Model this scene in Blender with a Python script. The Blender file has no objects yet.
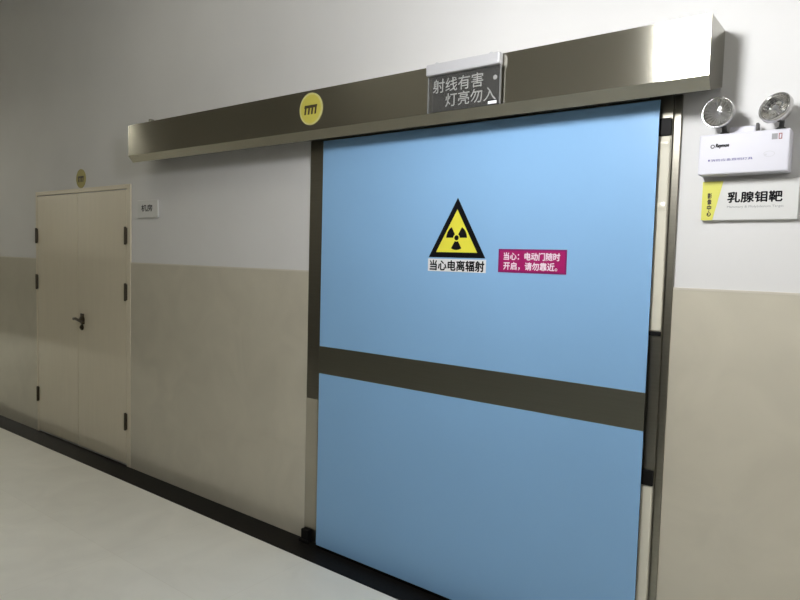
import bpy, bmesh, math
from mathutils import Vector, Matrix

S = bpy.context.scene
COL = S.collection

# ------------------------------------------------------------------ camera
cam_d = bpy.data.cameras.new('camera')
cam_d.sensor_fit = 'HORIZONTAL'
cam_d.sensor_width = 36.0
cam_d.lens = 650.0 / 800.0 * 36.0
cam_d.clip_start = 0.02
cam = bpy.data.objects.new('camera', cam_d)
COL.objects.link(cam)
_r = Vector((0.790284, 0.612155, 0.026788))
_u = Vector((-0.060194, 0.034054, 0.997606))
_b = Vector((0.609777, -0.790005, 0.06376))
M = Matrix((_r, _u, _b)).transposed().to_4x4()
M.translation = Vector((0.0, -2.546, 1.6))
cam.matrix_world = M
S.camera = cam

# ------------------------------------------------------------------ world and exposure
w = bpy.data.worlds.new('world')
S.world = w
w.use_nodes = True
w.node_tree.nodes['Background'].inputs[0].default_value = (0.5, 0.52, 0.55, 1)
w.node_tree.nodes['Background'].inputs[1].default_value = 0.05
S.view_settings.view_transform = 'Standard'
S.view_settings.look = 'None'
S.view_settings.exposure = 0.0
S.view_settings.gamma = 1.0
S.view_settings.use_curve_mapping = False

# the hanging lamps and added fill panels: (x, y, underside z, size, depth of the glowing diffuser, strength, colour)
COOL, WARM = (0.98, 0.985, 1.0), (1.0, 0.975, 0.84)
LAMPS = [(-0.905, -1.32, 2.47, 0.18, 0.23, 116.0, COOL),
         (1.75, -1.50, 2.90, 0.60, 0.02, 19.0, COOL),  # added unseen fill from the right, no known fixture
         (-6.90, -1.60, 3.05, 0.22, 0.02, 30.0, WARM),
         (-3.60, -1.60, 3.85, 1.00, 0.02, 2.5, WARM),  # added unseen panel, lifts the ambient light on the left half
         (-11.00, -1.70, 3.05, 0.80, 0.02, 25.0, WARM)]  # added unseen source, brightens the far floor mirrored in the glossy wall
CEIL = 3.95
BACK = -2.78
XL, XR = -15.0, 3.0


# ------------------------------------------------------------------ materials
def nodes_of(name):
    m = bpy.data.materials.new(name)
    m.use_nodes = True
    nt = m.node_tree
    return m, nt, nt.nodes['Principled BSDF']


def mat(name, col, rough=0.5, metal=0.0, coat=0.0, coat_rough=0.1, noise=0.0, scale=6.0, spec=0.5, bump=0.0,
        bump_scale=200.0, stretch=(1, 1, 1)):
    m, nt, p = nodes_of(name)
    p.inputs['Base Color'].default_value = (*col, 1)
    p.inputs['Roughness'].default_value = rough
    p.inputs['Metallic'].default_value = metal
    p.inputs['Coat Weight'].default_value = coat
    p.inputs['Coat Roughness'].default_value = coat_rough
    p.inputs['Specular IOR Level'].default_value = spec
    tc = nt.nodes.new('ShaderNodeTexCoord')
    if noise > 0:
        mp = nt.nodes.new('ShaderNodeMapping')
        mp.inputs['Scale'].default_value = stretch
        nt.links.new(tc.outputs['Object'], mp.inputs['Vector'])
        n = nt.nodes.new('ShaderNodeTexNoise')
        n.inputs['Scale'].default_value = scale
        n.inputs['Detail'].default_value = 5
        nt.links.new(mp.outputs[0], n.inputs['Vector'])
        r = nt.nodes.new('ShaderNodeMapRange')
        r.inputs['From Min'].default_value = 0.3
        r.inputs['From Max'].default_value = 0.7
        r.inputs['To Min'].default_value = 1 - noise
        r.inputs['To Max'].default_value = 1 + noise
        nt.links.new(n.outputs['Fac'], r.inputs['Value'])
        mx = nt.nodes.new('ShaderNodeVectorMath')
        mx.operation = 'SCALE'
        mx.inputs[0].default_value = col
        nt.links.new(r.outputs[0], mx.inputs['Scale'])
        nt.links.new(mx.outputs[0], p.inputs['Base Color'])
    if bump > 0:
        n2 = nt.nodes.new('ShaderNodeTexNoise')
        n2.inputs['Scale'].default_value = bump_scale
        nt.links.new(tc.outputs['Object'], n2.inputs['Vector'])
        b = nt.nodes.new('ShaderNodeBump')
        b.inputs['Strength'].default_value = bump
        b.inputs['Distance'].default_value = 0.002
        nt.links.new(n2.outputs['Fac'], b.inputs['Height'])
        nt.links.new(b.outputs[0], p.inputs['Normal'])
    return m


def brushed(name, col, rough, aniso):
    m, nt, p = nodes_of(name)
    p.inputs['Base Color'].default_value = (*col, 1)
    p.inputs['Metallic'].default_value = 1.0
    p.inputs['Roughness'].default_value = rough
    p.inputs['Anisotropic'].default_value = aniso
    p.inputs['Anisotropic Rotation'].default_value = 0.25
    t = nt.nodes.new('ShaderNodeTangent')
    t.direction_type = 'UV_MAP'
    t.uv_map = 'UVMap'
    nt.links.new(t.outputs[0], p.inputs['Tangent'])
    tc = nt.nodes.new('ShaderNodeTexCoord')
    mp = nt.nodes.new('ShaderNodeMapping')
    mp.inputs['Scale'].default_value = (1.2, 1.2, 90)
    nt.links.new(tc.outputs['Object'], mp.inputs['Vector'])
    n = nt.nodes.new('ShaderNodeTexNoise')
    n.inputs['Scale'].default_value = 3
    n.inputs['Detail'].default_value = 4
    nt.links.new(mp.outputs[0], n.inputs['Vector'])
    r = nt.nodes.new('ShaderNodeMapRange')
    r.inputs['To Min'].default_value = rough - 0.03
    r.inputs['To Max'].default_value = rough + 0.03
    nt.links.new(n.outputs['Fac'], r.inputs['Value'])
    nt.links.new(r.outputs[0], p.inputs['Roughness'])
    return m


def glass(name, col=(1, 1, 1), rough=0.02, ior=1.45):
    m, nt, p = nodes_of(name)
    p.inputs['Base Color'].default_value = (*col, 1)
    p.inputs['Transmission Weight'].default_value = 1.0
    p.inputs['Roughness'].default_value = rough
    p.inputs['IOR'].default_value = ior
    return m


def emit(name, strength, col=(1, 0.98, 0.95)):
    m, nt, p = nodes_of(name)
    p.inputs['Base Color'].default_value = (0.85, 0.85, 0.85, 1)
    p.inputs['Emission Color'].default_value = (*col, 1)
    p.inputs['Emission Strength'].default_value = strength
    return m


def tiled(name, col, rough, tile, joint, coat=0.0, noise=0.05, use_z=False, spec=0.5):
    """glossy slabs with thin joints: object coordinates X with Y (floor) or Z (wall)"""
    m, nt, p = nodes_of(name)
    tc = nt.nodes.new('ShaderNodeTexCoord')
    sep = nt.nodes.new('ShaderNodeSeparateXYZ')
    nt.links.new(tc.outputs['Object'], sep.inputs[0])
    cmb = nt.nodes.new('ShaderNodeCombineXYZ')
    nt.links.new(sep.outputs['X'], cmb.inputs['X'])
    nt.links.new(sep.outputs['Z' if use_z else 'Y'], cmb.inputs['Y'])
    br = nt.nodes.new('ShaderNodeTexBrick')
    br.offset = 0.0
    br.inputs['Scale'].default_value = 1.0
    br.inputs['Brick Width'].default_value = tile[0]
    br.inputs['Row Height'].default_value = tile[1]
    br.inputs['Mortar Size'].default_value = joint
    br.inputs['Mortar Smooth'].default_value = 0.3
    br.inputs['Bias'].default_value = 0
    br.inputs['Color1'].default_value = (1, 1, 1, 1)
    br.inputs['Color2'].default_value = (0.975, 0.975, 0.975, 1)
    br.inputs['Mortar'].default_value = (0.90, 0.89, 0.87, 1)
    nt.links.new(cmb.outputs[0], br.inputs['Vector'])
    n = nt.nodes.new('ShaderNodeTexNoise')
    n.inputs['Scale'].default_value = 3.2
    n.inputs['Detail'].default_value = 6
    n.inputs['Distortion'].default_value = 1.2
    nt.links.new(tc.outputs['Object'], n.inputs['Vector'])
    r = nt.nodes.new('ShaderNodeMapRange')
    r.inputs['From Min'].default_value = 0.3
    r.inputs['From Max'].default_value = 0.7
    r.inputs['To Min'].default_value = 1 - noise
    r.inputs['To Max'].default_value = 1 + noise
    nt.links.new(n.outputs['Fac'], r.inputs['Value'])
    mx = nt.nodes.new('ShaderNodeVectorMath')
    mx.operation = 'SCALE'
    mx.inputs[0].default_value = col
    nt.links.new(r.outputs[0], mx.inputs['Scale'])
    mul = nt.nodes.new('ShaderNodeVectorMath')
    mul.operation = 'MULTIPLY'
    nt.links.new(mx.outputs[0], mul.inputs[0])
    nt.links.new(br.outputs['Color'], mul.inputs[1])
    nt.links.new(mul.outputs[0], p.inputs['Base Color'])
    p.inputs['Roughness'].default_value = rough
    p.inputs['Coat Weight'].default_value = coat
    p.inputs['Coat Roughness'].default_value = 0.06
    p.inputs['Specular IOR Level'].default_value = spec
    return m


M_WALL = mat('wall paint', (0.74, 0.735, 0.725), 0.65, noise=0.02, scale=2.5, bump=0.05, bump_scale=120)
M_TILE = tiled('wainscot porcelain', (0.615, 0.575, 0.465), 0.35, (50.0, 50.0), 0.0, coat=0.9, noise=0.05, use_z=True)
M_TILE_EDGE = mat('wainscot top edge', (0.66, 0.62, 0.53), 0.35)
M_FLOOR = tiled('polished floor tile', (0.86, 0.845, 0.765), 0.34, (0.8, 0.8), 0.0015, coat=0.06, noise=0.035)
M_BORDER = mat('black granite', (0.008, 0.007, 0.006), 0.5, noise=0.5, scale=60, spec=0.15)
M_FRONT = mat('dim grey brown wall cladding', (0.36, 0.34, 0.30), 0.6, noise=0.04, scale=3)
M_FRONT2 = mat('dark wall tile', (0.06, 0.055, 0.045), 0.45, noise=0.05, scale=4)
M_CEIL = mat('ceiling paint', (0.72, 0.72, 0.70), 0.8)
M_STEEL = brushed('brushed stainless steel', (0.38, 0.365, 0.31), 0.195, 0.88)
M_STEEL2 = mat('satin stainless steel', (0.30, 0.285, 0.24), 0.36, metal=1.0, noise=0.04, scale=4, stretch=(1, 1, 30))
M_BLUE = mat('blue laminate', (0.275, 0.505, 0.80), 0.40, spec=0.3, coat=0.05, coat_rough=0.2, noise=0.012, scale=2)
M_BAND = mat('bronze grey steel band', (0.25, 0.245, 0.20), 0.42, metal=1.0, noise=0.03, scale=3, stretch=(1, 1, 60))
M_RUBBER = mat('black rubber', (0.007, 0.0065, 0.0065), 0.6, spec=0.2)
M_FILM = mat('dusty tan film', (0.40, 0.37, 0.285), 0.3, coat=0.2, noise=0.06, scale=4)
M_CREAM = mat('cream film', (0.76, 0.725, 0.60), 0.2, coat=0.5, noise=0.05, scale=3)
M_LEAF = mat('beige door laminate', (0.76, 0.69, 0.54), 0.36, coat=0.8, coat_rough=0.06, noise=0.018, scale=5, stretch=(6, 6, 0.6))
M_FRAME = mat('beige door frame', (0.76, 0.69, 0.545), 0.38, coat=0.2)
M_HINGE = mat('dark bronze hinge', (0.09, 0.075, 0.055), 0.4, metal=0.8)
M_HANDLE = mat('dark bronze handle', (0.07, 0.055, 0.035), 0.35, metal=0.8)
M_YELLOW = mat('sign yellow', (0.86, 0.80, 0.07), 0.4)
M_CORNER = mat('corner yellow', (0.70, 0.68, 0.12), 0.4)
M_DISC = mat('disc yellow', (0.62, 0.56, 0.10), 0.4)
M_DISC_RIM = mat('disc rim', (0.66, 0.62, 0.26), 0.4)
M_DISC_BROWN = mat('brownish disc yellow', (0.40, 0.335, 0.09), 0.5)  # browner, darker yellow than the header disc
M_BROWN = mat('dark brown ink', (0.05, 0.035, 0.012), 0.5)
M_BLACK = mat('black ink', (0.004, 0.004, 0.006), 0.6, spec=0.15)
M_GREYINK = mat('grey ink', (0.30, 0.30, 0.31), 0.5)
M_BLUEINK = mat('violet blue ink', (0.10, 0.09, 0.32), 0.5)
M_REDINK = mat('dull red ink', (0.30, 0.07, 0.06), 0.5)
M_FAINT = mat('faint grey ink', (0.62, 0.62, 0.66), 0.5)
M_WHITE = mat('white print', (0.82, 0.82, 0.84), 0.45)
M_PINKW = mat('pale lettering', (0.90, 0.74, 0.84), 0.45)
M_MAG = mat('magenta film', (0.40, 0.008, 0.135), 0.4)
M_MAGD = mat('dark magenta border', (0.26, 0.01, 0.13), 0.4)
M_PLASTIC = mat('white plastic', (0.685, 0.68, 0.74), 0.4)
M_PLATE = mat('white plate', (0.70, 0.70, 0.68), 0.4)
M_ALU = mat('pale aluminium', (0.50, 0.50, 0.515), 0.5, metal=0.2)
M_ACRYL = mat('clear acrylic', (0.085, 0.085, 0.083), 0.12)
M_ACRYL.node_tree.nodes['Principled BSDF'].inputs['Alpha'].default_value = 0.4
M_ETCH = mat('etched lettering', (0.27, 0.27, 0.26), 0.6)
M_EDGE = mat('acrylic edge', (0.17, 0.17, 0.17), 0.5)
M_GLASS = glass('lamp glass', (1, 1, 1), 0.01, 1.25)
M_CHROME = mat('reflector chrome', (0.92, 0.91, 0.89), 0.2, metal=1.0)
M_RING = mat('clear grey ring', (0.62, 0.61, 0.60), 0.16, metal=0.85)
M_DARKP = mat('dark plastic', (0.05, 0.048, 0.045), 0.45)
M_LAMPFR = mat('lamp frame white', (0.8, 0.8, 0.8), 0.5)


# ------------------------------------------------------------------ geometry helpers
def box(bm, lo, hi, bevel=0.0, seg=2):
    c = [(a + b) / 2 for a, b in zip(lo, hi)]
    s = [abs(b - a) for a, b in zip(lo, hi)]
    r = bmesh.ops.create_cube(bm, size=1.0, matrix=Matrix.Translation(c) @ Matrix.Diagonal((*s, 1)))
    if bevel > 0:
        vs = set(r['verts'])
        es = [e for e in bm.edges if e.verts[0] in vs and e.verts[1] in vs]
        bmesh.ops.bevel(bm, geom=es, offset=bevel, segments=seg, affect='EDGES', profile=0.5)


def prism(bm, pts, y0, y1):
    """closed outline of (x, z) points, extruded from y0 to y1"""
    a = [bm.verts.new((x, y0, z)) for x, z in pts]
    b = [bm.verts.new((x, y1, z)) for x, z in pts]
    bm.faces.new(a)
    bm.faces.new(b[::-1])
    n = len(pts)
    for i in range(n):
        bm.faces.new((a[i], b[i], b[(i + 1) % n], a[(i + 1) % n]))


def ring_prism(bm, outer, inner, y0, y1):
    n = len(outer)
    vs = []
    for pts, y in ((outer, y0), (inner, y0), (outer, y1), (inner, y1)):
        vs.append([bm.verts.new((x, y, z)) for x, z in pts])
    o0, i0, o1, i1 = vs
    for i in range(n):
        j = (i + 1) % n
        bm.faces.new((o0[i], o0[j], i0[j], i0[i]))
        bm.faces.new((o1[i], i1[i], i1[j], o1[j]))
        bm.faces.new((o0[i], o1[i], o1[j], o0[j]))
        bm.faces.new((i0[i], i0[j], i1[j], i1[i]))


def circle(cx, cz, r, n=48, rz=None):
    rz = r if rz is None else rz
    return [(cx + r * math.cos(2 * math.pi * i / n), cz + rz * math.sin(2 * math.pi * i / n)) for i in range(n)]


def lathe(bm, prof, mtx, n=40):
    """revolve (radius, height) profile about local Z, placed by mtx"""
    rings = []
    for r, h in prof:
        if r < 1e-6:
            rings.append([bm.verts.new(mtx @ Vector((0, 0, h)))])
        else:
            rings.append([bm.verts.new(mtx @ Vector((r * math.cos(2 * math.pi * i / n), r * math.sin(2 * math.pi * i / n), h)))
                          for i in range(n)])
    for a, b in zip(rings, rings[1:]):
        if len(a) == 1 and len(b) == 1:
            continue
        for i in range(n):
            j = (i + 1) % n
            if len(a) == 1:
                bm.faces.new((a[0], b[j], b[i]))
            elif len(b) == 1:
                bm.faces.new((a[i], a[j], b[0]))
            else:
                bm.faces.new((a[i], a[j], b[j], b[i]))


def tube(bm, pts, r, n=12):
    pts = [Vector(p) for p in pts]
    rings = []
    for k, p in enumerate(pts):
        d = (pts[min(k + 1, len(pts) - 1)] - pts[max(k - 1, 0)]).normalized()
        a = d.orthogonal().normalized()
        if rings:
            a = (la - d * la.dot(d)).normalized()
        la = a
        b = d.cross(a)
        rings.append([bm.verts.new(p + (a * math.cos(2 * math.pi * i / n) + b * math.sin(2 * math.pi * i / n)) * r) for i in range(n)])
    for A, B in zip(rings, rings[1:]):
        for i in range(n):
            j = (i + 1) % n
            bm.faces.new((A[i], A[j], B[j], B[i]))
    bm.faces.new(rings[0][::-1])
    bm.faces.new(rings[-1])


def obj(name, bm, material, parent=None, smooth=False, uvx=False):
    bmesh.ops.recalc_face_normals(bm, faces=bm.faces)
    me = bpy.data.meshes.new(name)
    if uvx:
        uv = bm.loops.layers.uv.new('UVMap')
        for f in bm.faces:
            nx, ny, nz = (abs(c) for c in f.normal)
            for l in f.loops:
                x, y, z = l.vert.co
                l[uv].uv = (y, z) if nx > max(ny, nz) else (x, z + y)
    bm.to_mesh(me)
    bm.free()
    if smooth:
        for p in me.polygons:
            p.use_smooth = True
    me.materials.append(material)
    o = bpy.data.objects.new(name, me)
    COL.objects.link(o)
    if parent is not None:
        o.parent = parent
        if parent.type == 'EMPTY' or parent.parent:
            root = parent
            off = Vector((0, 0, 0))
            while root is not None:
                off += root.location
                root = root.parent
            me.transform(Matrix.Translation(-off))
    return o


def B(*boxes, bevel=0.0):
    bm = bmesh.new()
    for lo, hi in boxes:
        box(bm, lo, hi, bevel)
    return bm


def P(pts, y0, y1):
    bm = bmesh.new()
    prism(bm, pts, y0, y1)
    return bm


def R4(x0, z0, x1, z1):
    return [(x0, z0), (x1, z0), (x1, z1), (x0, z1)]


def tag(o, label, cat, group=None, kind=None):
    o['label'] = label
    o['category'] = cat
    if group:
        o['group'] = group
    if kind:
        o['kind'] = kind
    return o


def thing(name, label, cat, loc, group=None, kind=None):
    o = bpy.data.objects.new(name, None)
    o.empty_display_size = 0.05
    COL.objects.link(o)
    o.location = loc
    return tag(o, label, cat, group, kind)


def struct(name, bm, m, smooth=False, uvx=False):
    o = obj(name, bm, m, None, smooth, uvx)
    o['kind'] = 'structure'
    return o


def lettering(name, text, x0, z0, x1, z1, y, m, parent, bold=0.0, thick=0.0006, shear=0.0):
    """raised lettering filling the rectangle x0..x1, z0..z1 on a face at y that looks towards -Y"""
    cu = bpy.data.curves.new(name, 'FONT')
    cu.body = text
    cu.resolution_u = 3
    to = bpy.data.objects.new(name, cu)
    COL.objects.link(to)
    dg = bpy.context.evaluated_depsgraph_get()
    dg.update()
    me = bpy.data.meshes.new_from_object(to.evaluated_get(dg))
    bpy.data.objects.remove(to)
    bpy.data.curves.remove(cu)
    bm = bmesh.new()
    bm.from_mesh(me)
    bpy.data.meshes.remove(me)
    xs = [v.co.x for v in bm.verts]
    ys = [v.co.y for v in bm.verts]
    ax, bx, ay, by = min(xs), max(xs), min(ys), max(ys)
    for v in bm.verts:
        t = (v.co.y - ay) / (by - ay)
        v.co = Vector((x0 + (v.co.x - ax) / (bx - ax) * (x1 - x0) + shear * t * (z1 - z0), y, z0 + t * (z1 - z0)))
    if bold > 0:                                    # heavier strokes: the outline doubled a hair to each side
        src = bm.verts[:] + bm.edges[:] + bm.faces[:]
        d = bold * (z1 - z0)
        for k, (ddx, ddz) in enumerate(((d, 0), (-d, 0), (0, d), (0, -d))):
            g = bmesh.ops.duplicate(bm, geom=src)['geom']
            for e in g:
                if isinstance(e, bmesh.types.BMVert):
                    e.co += Vector((ddx, -0.00002 * (k + 1), ddz))
    return obj(name, bm, m, parent)


# ================================================================== THE SETTING
WAIN = 1.52
struct('floor', B(((XL, BACK - 0.1, -0.1), (XR, 0.1, 0.0))), M_FLOOR)
struct('ceiling', B(((XL, BACK - 0.1, CEIL), (XR, 0.1, CEIL + 0.1))), M_CEIL)
struct('wall_back', B(((XL, 0.0, 0.0), (XR, 0.1, CEIL))), M_WALL)
struct('wall_front', B(((XL, BACK - 0.1, 0.0), (XR, BACK, CEIL))), M_FRONT)
struct('wall_left', B(((XL - 0.1, BACK - 0.1, -0.1), (XL, 0.1, CEIL + 0.1))), M_WALL)
struct('wall_right', B(((XR, BACK - 0.1, -0.1), (XR + 0.1, 0.1, CEIL + 0.1))), M_WALL)

# porcelain wainscot, with a paler top edge
T = 0.008
DX0, DX1 = -5.96, -4.435           # double door frame
JX0, JX1 = -2.600, -0.676          # steel casing of the sliding door
for n, (x0, x1) in enumerate(((XL, DX0), (DX1, JX0), (JX1, XR))):
    struct('trim_%d' % (n + 1), B(((x0, -T, 0.0), (x1, 0.0, WAIN - 0.008))), M_TILE)
    struct('trim_%d' % (n + 4), B(((x0, -T - 0.001, WAIN - 0.008), (x1, 0.0, WAIN))), M_TILE_EDGE)
struct('trim_7', B(((XL, BACK, 0.0), (XR, BACK + T, WAIN))), M_FRONT2)
# black stone border inlaid along the floor
struct('trim_8', B(((XL, -0.187, -0.05), (XR, 0.0, 0.0012))), M_BORDER)
struct('trim_9', B(((XL, BACK, -0.05), (XR, BACK + 0.187, 0.0012))), M_BORDER)

# steel casing round the sliding door's opening
cz = 2.225
bm = B(((JX0, -0.010, 0.0), (-2.40, 0.0, cz)), ((-0.79, -0.0300, 0.0), (-0.7015, 0.0, cz)), ((-2.40, -0.010, 2.12), (-0.7905, 0.0, cz)),
       ((-0.7012, -0.016, 0.0), (JX1, 0.0, cz)), bevel=0.001)
cas = struct('trim_10', bm, M_STEEL2)

# ------------------------------------------------------------------ the pair of beige doors
door = thing('door_1', 'pair of closed beige doors in the tiled wall with dark hinges', 'door', (-5.235, 0, 0), kind='structure')
FZ = 2.085
bm = B(((DX0, -0.0105, 0.0), (-5.932, 0.0, FZ)), ((-4.488, -0.0105, 0.0), (DX1, 0.0, FZ)), ((-5.932, -0.0105, 2.052), (-4.488, 0.0, FZ)), bevel=0.003)
obj('door_frame', bm, M_FRAME, door)
leaves = []
for x0, x1 in ((-5.928, -5.222), (-5.218, -4.492)):
    leaves.append(obj('door_leaf', B(((x0, -0.0095, 0.018), (x1, 0.0, 2.045)), bevel=0.0015), M_LEAF, door))
for x, zs, lf in ((-5.930, (1.712, 1.315, 0.335), leaves[0]), (-4.490, (1.712, 1.300, 0.340), leaves[1])):
    for z in zs:
        bm = bmesh.new()
        lathe(bm, [(0, -0.065), (0.008, -0.065), (0.009, -0.06), (0.009, 0.06), (0.008, 0.065), (0, 0.065)],
              Matrix.Translation((x, -0.0195, z)), 14)
        box(bm, (x - 0.014, -0.0185, z - 0.058), (x + 0.014, -0.0106, z + 0.058))
        obj('hinge', bm, M_HINGE, lf)
# lever handle with its rose and a lock rose beneath
hx, hz = -5.145, 1.045
bm = bmesh.new()
to_wall = Matrix.Rotation(math.pi / 2, 4, 'X')
lathe(bm, [(0, 0), (0.036, 0), (0.036, 0.006), (0.030, 0.011), (0.012, 0.013), (0.012, 0.034), (0, 0.034)], Matrix.Translation((hx, -0.0097, hz)) @ to_wall, 28)
tube(bm, [(hx - 0.075, -0.044, hz + 0.004), (hx - 0.04, -0.046, hz + 0.008), (hx, -0.046, hz), (hx + 0.045, -0.046, hz - 0.008), (hx + 0.085, -0.044, hz - 0.018)], 0.011, 12)
box(bm, (hx - 0.026, -0.0157, hz - 0.03), (hx + 0.026, -0.0097, hz + 0.05), 0.002)
hd = obj('handle', bm, M_HANDLE, leaves[1], smooth=False)
bm = bmesh.new()
lathe(bm, [(0, 0), (0.024, 0), (0.024, 0.006), (0.019, 0.010), (0.010, 0.010), (0.009, 0.018), (0, 0.018)], Matrix.Translation((hx - 0.004, -0.0097, 0.985)) @ to_wall, 24)
obj('lock_cylinder', bm, M_HANDLE, leaves[1])

# ================================================================== SLIDING DOOR
SX0, SX1, SZ0, SZ1, SY = -2.456, -0.7415, 0.023, 2.205, -0.060
BZ0, BZ1 = 0.973, 1.119
sd = thing('sliding_door', 'large blue sliding radiation door with a bronze grey band across it', 'door', (-1.60, -0.038, 0), kind='thing')
obj('door_core', B(((SX0 + 0.001, SY + 0.004, SZ0 + 0.001), (SX1 - 0.060, -0.0145, SZ1 - 0.001))), M_STEEL2, sd)
obj('upper_panel', B(((SX0, SY, BZ1 + 0.0005), (SX1, SY + 0.004, SZ1)), bevel=0.001), M_BLUE, sd)
obj('lower_panel', B(((SX0, SY, SZ0), (SX1, SY + 0.004, BZ0 - 0.0005)), bevel=0.001), M_BLUE, sd)
obj('middle_band', B(((SX0, SY - 0.001, BZ0), (SX1, SY + 0.004, BZ1)), bevel=0.001), M_BAND, sd)
obj('bottom_seal', B(((SX0 + 0.004, SY + 0.010, 0.003), (SX1 - 0.004, -0.016, SZ0 + 0.001))), M_RUBBER, sd)
obj('edge_seal', B(((SX1 - 0.0595, SY + 0.0045, SZ0 + 0.001), (SX1 - 0.0005, SY + 0.012, SZ1 - 0.001))), M_RUBBER, sd)


def cushion(z0, z1, folds):
    """long soft cream strip on the jamb: a half round section with a few creases"""
    bm = bmesh.new()
    x0, x1, yb = -0.752, -0.7035, -0.0303
    n, rows = 10, 90
    grid = []
    for k in range(rows + 1):
        z = z0 + (z1 - z0) * k / rows
        e = min(1.0, 12.0 * min(k, rows - k) / rows) ** 0.5
        d = 0.003 + 0.003 * e
        for zf, amp in folds:
            d += amp * math.exp(-((z - zf) / 0.010) ** 2)
        grid.append([bm.verts.new((x0 + (x1 - x0) * i / n, yb - d * math.sin(math.pi * i / n) ** 0.2 if 0 < i < n else yb, z)) for i in range(n + 1)])
    for a_, b_ in zip(grid, grid[1:]):
        for i in range(n):
            bm.faces.new((a_[i], a_[i + 1], b_[i + 1], b_[i]))
        bm.faces.new((a_[0], b_[0], b_[n], a_[n]))
    bm.faces.new(grid[0])
    bm.faces.new(grid[-1])
    return bm


def jamb_cushion(z0, z1, folds, label, ends):
    t = thing('jamb_cushion', label, 'cushion', (-0.728, -0.0303, z0))
    obj('strip', cushion(z0, z1, folds), M_CREAM, t, smooth=True)
    for za, zb, nm in ends:
        obj(nm, B(((-0.752, -0.0395, za), (-0.7035, -0.0303, zb)), bevel=0.002), M_RUBBER, t)
    return t


jamb_cushion(1.352, 2.0772, ((2.0495, 0.006), (1.8174, 0.005)), 'tall cream strip on the jamb right of the upper blue panel',
             ((2.0777, 2.1414, 'end_block'), (1.3362, 1.3515, 'end_strip')))
jamb_cushion(0.04, 0.7622, (), 'cream strip on the jamb right of the lower blue panel', ((0.7627, 0.8215, 'end_block'),))

# film and black stop on the other jamb
jf = obj('jamb_film', B(((JX0 + 0.004, -0.0125, 0.075), (-2.45, -0.0105, 0.81)), bevel=0.0005), M_FILM)
tag(jf, 'strip of tan film on the lower steel jamb left of the blue door', 'film')
fs = thing('door_stop', 'small black stop at the foot of the steel jamb', 'door stop', (-2.55, -0.03, 0.0012))
obj('stop_block', B(((-2.590, -0.045, 0.0014), (-2.535, -0.0130, 0.072)), bevel=0.003), M_RUBBER, fs)
obj('stop_foot', B(((-2.598, -0.055, 0.0014), (-2.52, -0.0455, 0.020)), bevel=0.002), M_RUBBER, fs)

# ================================================================== STEEL HEADER COVER
HX0, HX1 = -4.13, -0.548
hc = thing('door_header', 'long brushed steel header box on the wall above the blue door', 'door header', (-2.34, -0.1, 2.19))
prof = [(-0.001, 2.432), (-0.200, 2.432), (-0.200, 2.233), (-0.166, 2.192)]      # (y, z) outer skin
inn = [(-0.001, 2.429), (-0.197, 2.429), (-0.197, 2.2345), (-0.1645, 2.194)]
bm = bmesh.new()
sec = []
for x in (HX0 + 0.003, HX1 - 0.003):
    sec.append(([bm.verts.new((x, y, z)) for y, z in prof], [bm.verts.new((x, y, z)) for y, z in inn]))
(o0, i0), (o1, i1) = sec
for k in range(3):
    bm.faces.new((o0[k], o1[k], o1[k + 1], o0[k + 1]))
    bm.faces.new((i0[k], i0[k + 1], i1[k + 1], i1[k]))
for k in (0, 3):
    bm.faces.new((o0[k], i0[k], i1[k], o1[k]))
for o_, i_ in sec:
    for k in range(3):
        bm.faces.new((o_[k], o_[k + 1], i_[k + 1], i_[k]))
obj('cover', bm, M_STEEL, hc, uvx=True)
for x0, x1 in ((HX0, HX0 + 0.003), (HX1 - 0.003, HX1)):
    bm = bmesh.new()
    pts = [(-0.001, 2.432), (-0.200, 2.432), (-0.200, 2.233), (-0.166, 2.192), (-0.001, 2.236)]
    a = [bm.verts.new((x0, y, z)) for y, z in pts]
    b = [bm.verts.new((x1, y, z)) for y, z in pts]
    bm.faces.new(a)
    bm.faces.new(b[::-1])
    for i in range(5):
        bm.faces.new((a[i], b[i], b[(i + 1) % 5], a[(i + 1) % 5]))
    obj('end_cap', bm, M_STEEL, hc, uvx=True)
obj('track', B(((HX0 + 0.05, -0.150, 2.33), (HX1 - 0.05, -0.002, 2.37))), M_DARKP, hc)
obj('fixing_clip', B(((-3.905, -0.19, 2.4322), (-3.885, -0.16, 2.452)), bevel=0.002), M_STEEL2, hc)


# ================================================================== SIGNS ON THE DOOR
def tri(cx, zb, half, h):
    return [(cx - half, zb), (cx + half, zb), (cx, zb + h)]


F = SY - 0.0004
CX = -1.604
ws = thing('warning_sign', 'yellow triangle radiation warning sign with white caption on blue door', 'warning sign', (CX, F, 1.546))
obj('black_triangle', P(tri(CX, 1.611, 0.151, 0.268), F, F - 0.0015), M_BLACK, ws)
yt = obj('yellow_triangle', P(tri(CX, 1.634, 0.110, 0.193), F - 0.0016, F - 0.0024), M_YELLOW, ws)
tc_ = (CX, 1.700)
bm = bmesh.new()
y0, y1 = F - 0.0025, F - 0.0032
prism(bm, circle(*tc_, 0.0115, 24), y0, y1)
for a0 in (30, 150, 270):
    pts = []
    for i in range(9):
        a = math.radians(a0 - 30 + 60 * i / 8)
        pts.append((tc_[0] + 0.055 * math.cos(a), tc_[1] + 0.055 * math.sin(a)))
    for i in range(9):
        a = math.radians(a0 + 30 - 60 * i / 8)
        pts.append((tc_[0] + 0.0175 * math.cos(a), tc_[1] + 0.0175 * math.sin(a)))
    prism(bm, pts, y0, y1)
obj('trefoil', bm, M_BLACK, ws)
obj('caption_plate', P(R4(-1.758, 1.546, -1.448, 1.604), F, F - 0.0012), M_WHITE, ws)
lettering('lettering', '当心电离辐射', -1.747, 1.551, -1.457, 1.597, F - 0.0013, M_BLACK, ws, bold=0.035)

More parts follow.
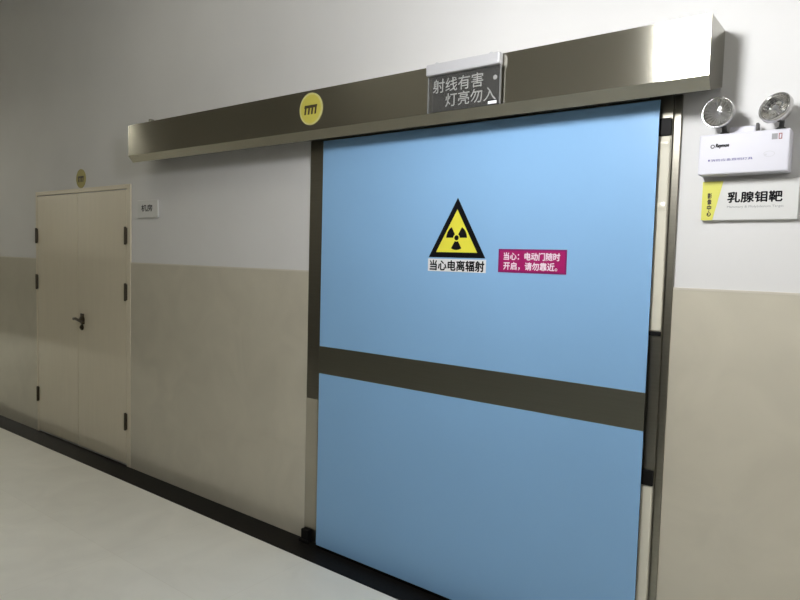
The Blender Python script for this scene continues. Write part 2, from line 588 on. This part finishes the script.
mn = thing('notice_sticker', 'magenta notice sticker with two lines of white writing on blue door', 'sticker', (-1.231, F, 1.553))
obj('border', P(R4(-1.387, 1.5525, -1.0755, 1.6525), F, F - 0.001), M_MAGD, mn)
obj('face', P(R4(-1.379, 1.559, -1.083, 1.646), F - 0.0011, F - 0.0016), M_MAG, mn)
lettering('lettering', '当心：电动门随时', -1.361, 1.6065, -1.104, 1.638, F - 0.0017, M_PINKW, mn, bold=0.03)
lettering('lettering', '开启，请勿靠近。', -1.361, 1.564, -1.114, 1.597, F - 0.0017, M_PINKW, mn, bold=0.03)


# ================================================================== ROUND NUMBER DISCS
def disc(cx, cz, y, label, face_m, rim_m, r=0.080):
    t = thing('round_sign', label, 'sign', (cx, y, cz - r))
    bm = bmesh.new()
    ring_prism(bm, circle(cx, cz, r), circle(cx, cz, r * 0.9), y, y - 0.004)
    obj('rim', bm, rim_m, t)
    obj('face', P(circle(cx, cz, r * 0.9 - 0.0003), y, y - 0.003), face_m, t)
    bm = bmesh.new()
    zt = cz + 0.016
    prism(bm, [(cx - 0.046, zt - 0.011), (cx + 0.042, zt - 0.011), (cx + 0.046, zt + 0.003), (cx - 0.042, zt + 0.003)], y - 0.0031, y - 0.0042)
    for k, xo in enumerate((-0.036, -0.011, 0.012, 0.036)):
        prism(bm, [(cx + xo - 0.0095, zt - 0.043), (cx + xo + 0.0015, zt - 0.043), (cx + xo + 0.006, zt - 0.0112), (cx + xo - 0.005, zt - 0.0112)], y - 0.0031, y - 0.0042)
    obj('mark', bm, M_BROWN, t)
    return t


disc(-2.408, 2.339, -0.2004, 'bright yellow round sign with dark mark on the steel header', M_DISC, M_DISC_RIM)
disc(-5.174, 2.161, -0.0006, 'brownish yellow round sign on the wall above the beige doors', M_DISC_BROWN, M_DISC_BROWN, r=0.074)

# ================================================================== LIT SIGN ON THE HEADER
sg = thing('indicator_sign', 'clear acrylic warning light sign under a white bar on steel header', 'sign', (-1.497, -0.218, 2.23))
bm = B(((-1.677, -0.236, 2.384), (-1.319, -0.2006, 2.432)), bevel=0.006)
hous = obj('sign_housing', bm, M_ALU, sg)
for x in (-1.63, -1.365):
    bm = bmesh.new()
    lathe(bm, [(0, 0), (0.009, 0), (0.009, 0.004), (0.006, 0.007), (0, 0.007)], Matrix.Translation((x, -0.218, 2.432)), 16)
    obj('cap_screw', bm, M_ALU, hous)
ap = obj('acrylic_panel', B(((-1.671, -0.218, 2.232), (-1.323, -0.212, 2.384))), M_ACRYL, sg)
for x0, x1 in ((-1.675, -1.6712), (-1.3228, -1.319)):
    obj('panel_edge', B(((x0, -0.2195, 2.230), (x1, -0.2105, 2.3838))), M_EDGE, ap)
PY = -0.2182
lettering('lettering', '射线有害', -1.648, 2.310, -1.400, 2.368, PY, M_ETCH, ap, bold=0.008)
lettering('lettering', '灯亮勿入', -1.582, 2.247, -1.338, 2.303, PY, M_ETCH, ap, bold=0.008)['label'] = 'lower line of lettering'
bm = bmesh.new()
prism(bm, circle(-1.344, 2.337, 0.0095, 20), PY, PY - 0.001)
obj('logo_mark', bm, M_ETCH, ap)
obj('maker_label', P(R4(-1.374, 2.2335, -1.334, 2.2455), PY, PY - 0.001), M_WHITE, ap)
bm = B(((-1.378, PY - 0.0012, 2.246), (-1.330, PY, 2.2495)))
obj('label_shadow_line', bm, M_BLACK, ap)

# ================================================================== EMERGENCY LIGHT
em = thing('emergency_light', 'white twin head emergency light above the name plate', 'emergency light', (-0.459, 0, 1.921))
EY = -0.072
bb = obj('battery_box', B(((-0.597, EY, 1.921), (-0.319, -0.0006, 2.060)), bevel=0.005), M_PLASTIC, em)
obj('box_seam', B(((-0.5955, -0.0600, 1.9205), (-0.3205, -0.0585, 2.0605))), M_FAINT, bb)
ly = EY - 0.0003
bm = bmesh.new()
ring_prism(bm, circle(-0.552, 2.0175, 0.0068, 20), circle(-0.552, 2.0175, 0.0044, 20), ly, ly - 0.0006)
obj('logo', bm, M_BLACK, bb)
lettering('lettering', 'Raymon', -0.543, 2.010, -0.502, 2.0255, ly, M_BLACK, bb, bold=0.06, shear=0.15)
lettering('lettering', '消防应急照明灯具', -0.556, 1.9655, -0.425, 1.9738, ly, M_BLUEINK, bb, bold=0.012)['label'] = 'small violet line of writing'
bm = B(((-0.564, ly - 0.0006, 1.967), (-0.559, ly, 1.973)))
obj('bullet_mark', bm, M_BLUEINK, bb)
bm = B(((-0.372, ly - 0.0006, 2.0265), (-0.355, ly, 2.0455)))
obj('approval_mark', bm, M_GREYINK, bb)
bm = bmesh.new()
ring_prism(bm, R4(-0.352, 2.0265, -0.342, 2.0455), R4(-0.3497, 2.029, -0.3443, 2.043), ly, ly - 0.0006)
obj('approval_mark', bm, M_REDINK, bb)
bm = bmesh.new()
ring_prism(bm, circle(-0.377, 1.980, 0.017, 28, 0.010), circle(-0.377, 1.980, 0.0145, 28, 0.0078), ly, ly - 0.0005)
box(bm, (-0.392, ly - 0.0005, 1.975), (-0.384, ly, 1.981))
obj('outline_mark', bm, M_FAINT, bb)


def lamp_head(c, aim):
    """round lamp head: shell, chrome reflector, bulb, clear lens"""
    aim = Vector(aim).normalized()
    q = aim.to_track_quat('Z', 'Y').to_matrix().to_4x4()
    mt = Matrix.Translation(c) @ q
    bm = bmesh.new()
    lathe(bm, [(0.0505, 0.007), (0.0525, 0.004), (0.0525, -0.010), (0.050, -0.012), (0.046, -0.020), (0.036, -0.036), (0.022, -0.046), (0.0, -0.049),
               ], mt, 48)
    lathe(bm, [(0.0505, 0.006), (0.0455, 0.006), (0.0455, -0.004), (0.046, -0.019), (0.036, -0.035)], mt, 48)
    hd = obj('lamp_head', bm, M_RING, em, smooth=True)
    bm = bmesh.new()
    n = 8
    prof = [(0.0453 * (1 - i / n), -0.002 - 0.031 * (1 - (1 - i / n) ** 2)) for i in range(n + 1)]
    lathe(bm, prof, mt, 22)
    obj('reflector', bm, M_CHROME, hd, smooth=False)
    bm = bmesh.new()
    lathe(bm, [(0, -0.004), (0.004, -0.005), (0.0075, -0.010), (0.0085, -0.016), (0.006, -0.022), (0.0045, -0.026), (0.0045, -0.032), (0, -0.032)], mt, 20)
    obj('bulb', bm, M_WHITE, hd, smooth=True)
    bm = bmesh.new()
    prof = [(0.0452, 0.002)] + [(0.0452 * math.cos(math.radians(a)), 0.004 + 0.011 * math.sin(math.radians(a))) for a in range(0, 90, 12)] + [(0, 0.015)]
    prof2 = [(r, h - 0.002) for r, h in prof[::-1]]
    lathe(bm, prof + prof2, mt, 40)
    obj('lens', bm, M_GLASS, hd, smooth=True)
    # knuckle and stem down to the box
    back = Vector(c) - aim * 0.047
    bm = bmesh.new()
    foot = Vector((c[0] + 0.012, -0.036, 2.0605))
    tube(bm, [back + aim * 0.004, (back + foot) / 2 + Vector((0, 0.004, 0.004)), foot], 0.008, 12)
    lathe(bm, [(0, 0), (0.016, 0), (0.016, 0.006), (0.011, 0.010), (0, 0.010)], Matrix.Translation(foot), 24)
    obj('swivel_stem', bm, M_DARKP, hd)
    return hd


lamp_head((-0.5355, -0.098, 2.128), (-0.10, -1.0, 0.03))
lamp_head((-0.364, -0.096, 2.126), (-0.38, -0.85, 0.40))
bm = B(((-0.505, -0.050, 2.0605), (-0.425, -0.020, 2.083)), bevel=0.003)
obj('top_bracket', bm, M_PLASTIC, em)
obj('bracket_end', B(((-0.4245, -0.052, 2.0605), (-0.417, -0.018, 2.090)), bevel=0.001), M_DARKP, em)

# ================================================================== NAME PLATE
npl = thing('name_plate', 'white and yellow name plate with black writing below the emergency light', 'sign', (-0.442, 0, 1.766))
NY = -0.018
obj('plate', B(((-0.590, NY, 1.766), (-0.290, -0.0006, 1.904)), bevel=0.002), M_PLATE, npl)
bm = P([(-0.5895, 1.7665), (-0.552, 1.7665), (-0.522, 1.9035), (-0.5895, 1.9035)], NY - 0.0003, NY - 0.0012)
ye = obj('yellow_corner', bm, M_CORNER, npl)
for k, ch in enumerate('影像中心'):
    z = 1.843 - k * 0.021
    lettering('lettering', ch, -0.571, z, -0.558, z + 0.0185, NY - 0.0013, M_BROWN, ye, bold=0.05)
lettering('lettering', '乳腺钼靶', -0.506, 1.827, -0.338, 1.863, NY - 0.0003, M_BLACK, npl, bold=0.035)
lettering('lettering', 'Mammary & Molybdenum Target', -0.506, 1.806, -0.332, 1.816, NY - 0.0003, M_GREYINK, npl)['label'] = 'small grey line of writing'

# ================================================================== ROOM SIGN BY THE BEIGE DOORS
rs = thing('room_sign', 'small white room sign on the wall right of the beige doors', 'sign', (-4.205, 0, 1.835))
obj('plate', B(((-4.335, -0.014, 1.836), (-4.080, -0.0006, 1.960)), bevel=0.003), M_PLATE, rs)
lettering('lettering', '机房', -4.285, 1.882, -4.145, 1.928, -0.0143, M_BLACK, rs, bold=0.02)

# ================================================================== HANGING LAMPS AND ADDED FILL PANELS (above the frame)
LL = ['square lamp panel hanging in front of the blue door', 'added square fill panel hanging at the right end of the corridor',
      'small lamp panel hanging in front of the beige doors', 'added large dim fill panel just under the ceiling', 'added fill panel far along the corridor at the left']
for (x, y, z, sx, dep, st, lc), lb in zip(LAMPS, LL):
    h = sx / 2
    cl = thing('hanging_lamp', lb, 'lamp', (x, y, z), 'hanging lamp panels')
    obj('diffuser', B(((x - h, y - h, z), (x + h, y + h, z + dep)), bevel=0.004), emit('lamp diffuser', st, lc), cl)
    obj('back_tray', B(((x - h - 0.02, y - h - 0.02, z + dep + 0.0005), (x + h + 0.02, y + h + 0.02, z + dep + 0.03)), bevel=0.004), M_LAMPFR, cl)
    for dx in (-h * 0.7, h * 0.7):
        bm = bmesh.new()
        tube(bm, [(x + dx, y, z + dep + 0.03), (x + dx, y, CEIL)], 0.004, 8)
        obj('suspension_rod', bm, M_CHROME, cl)
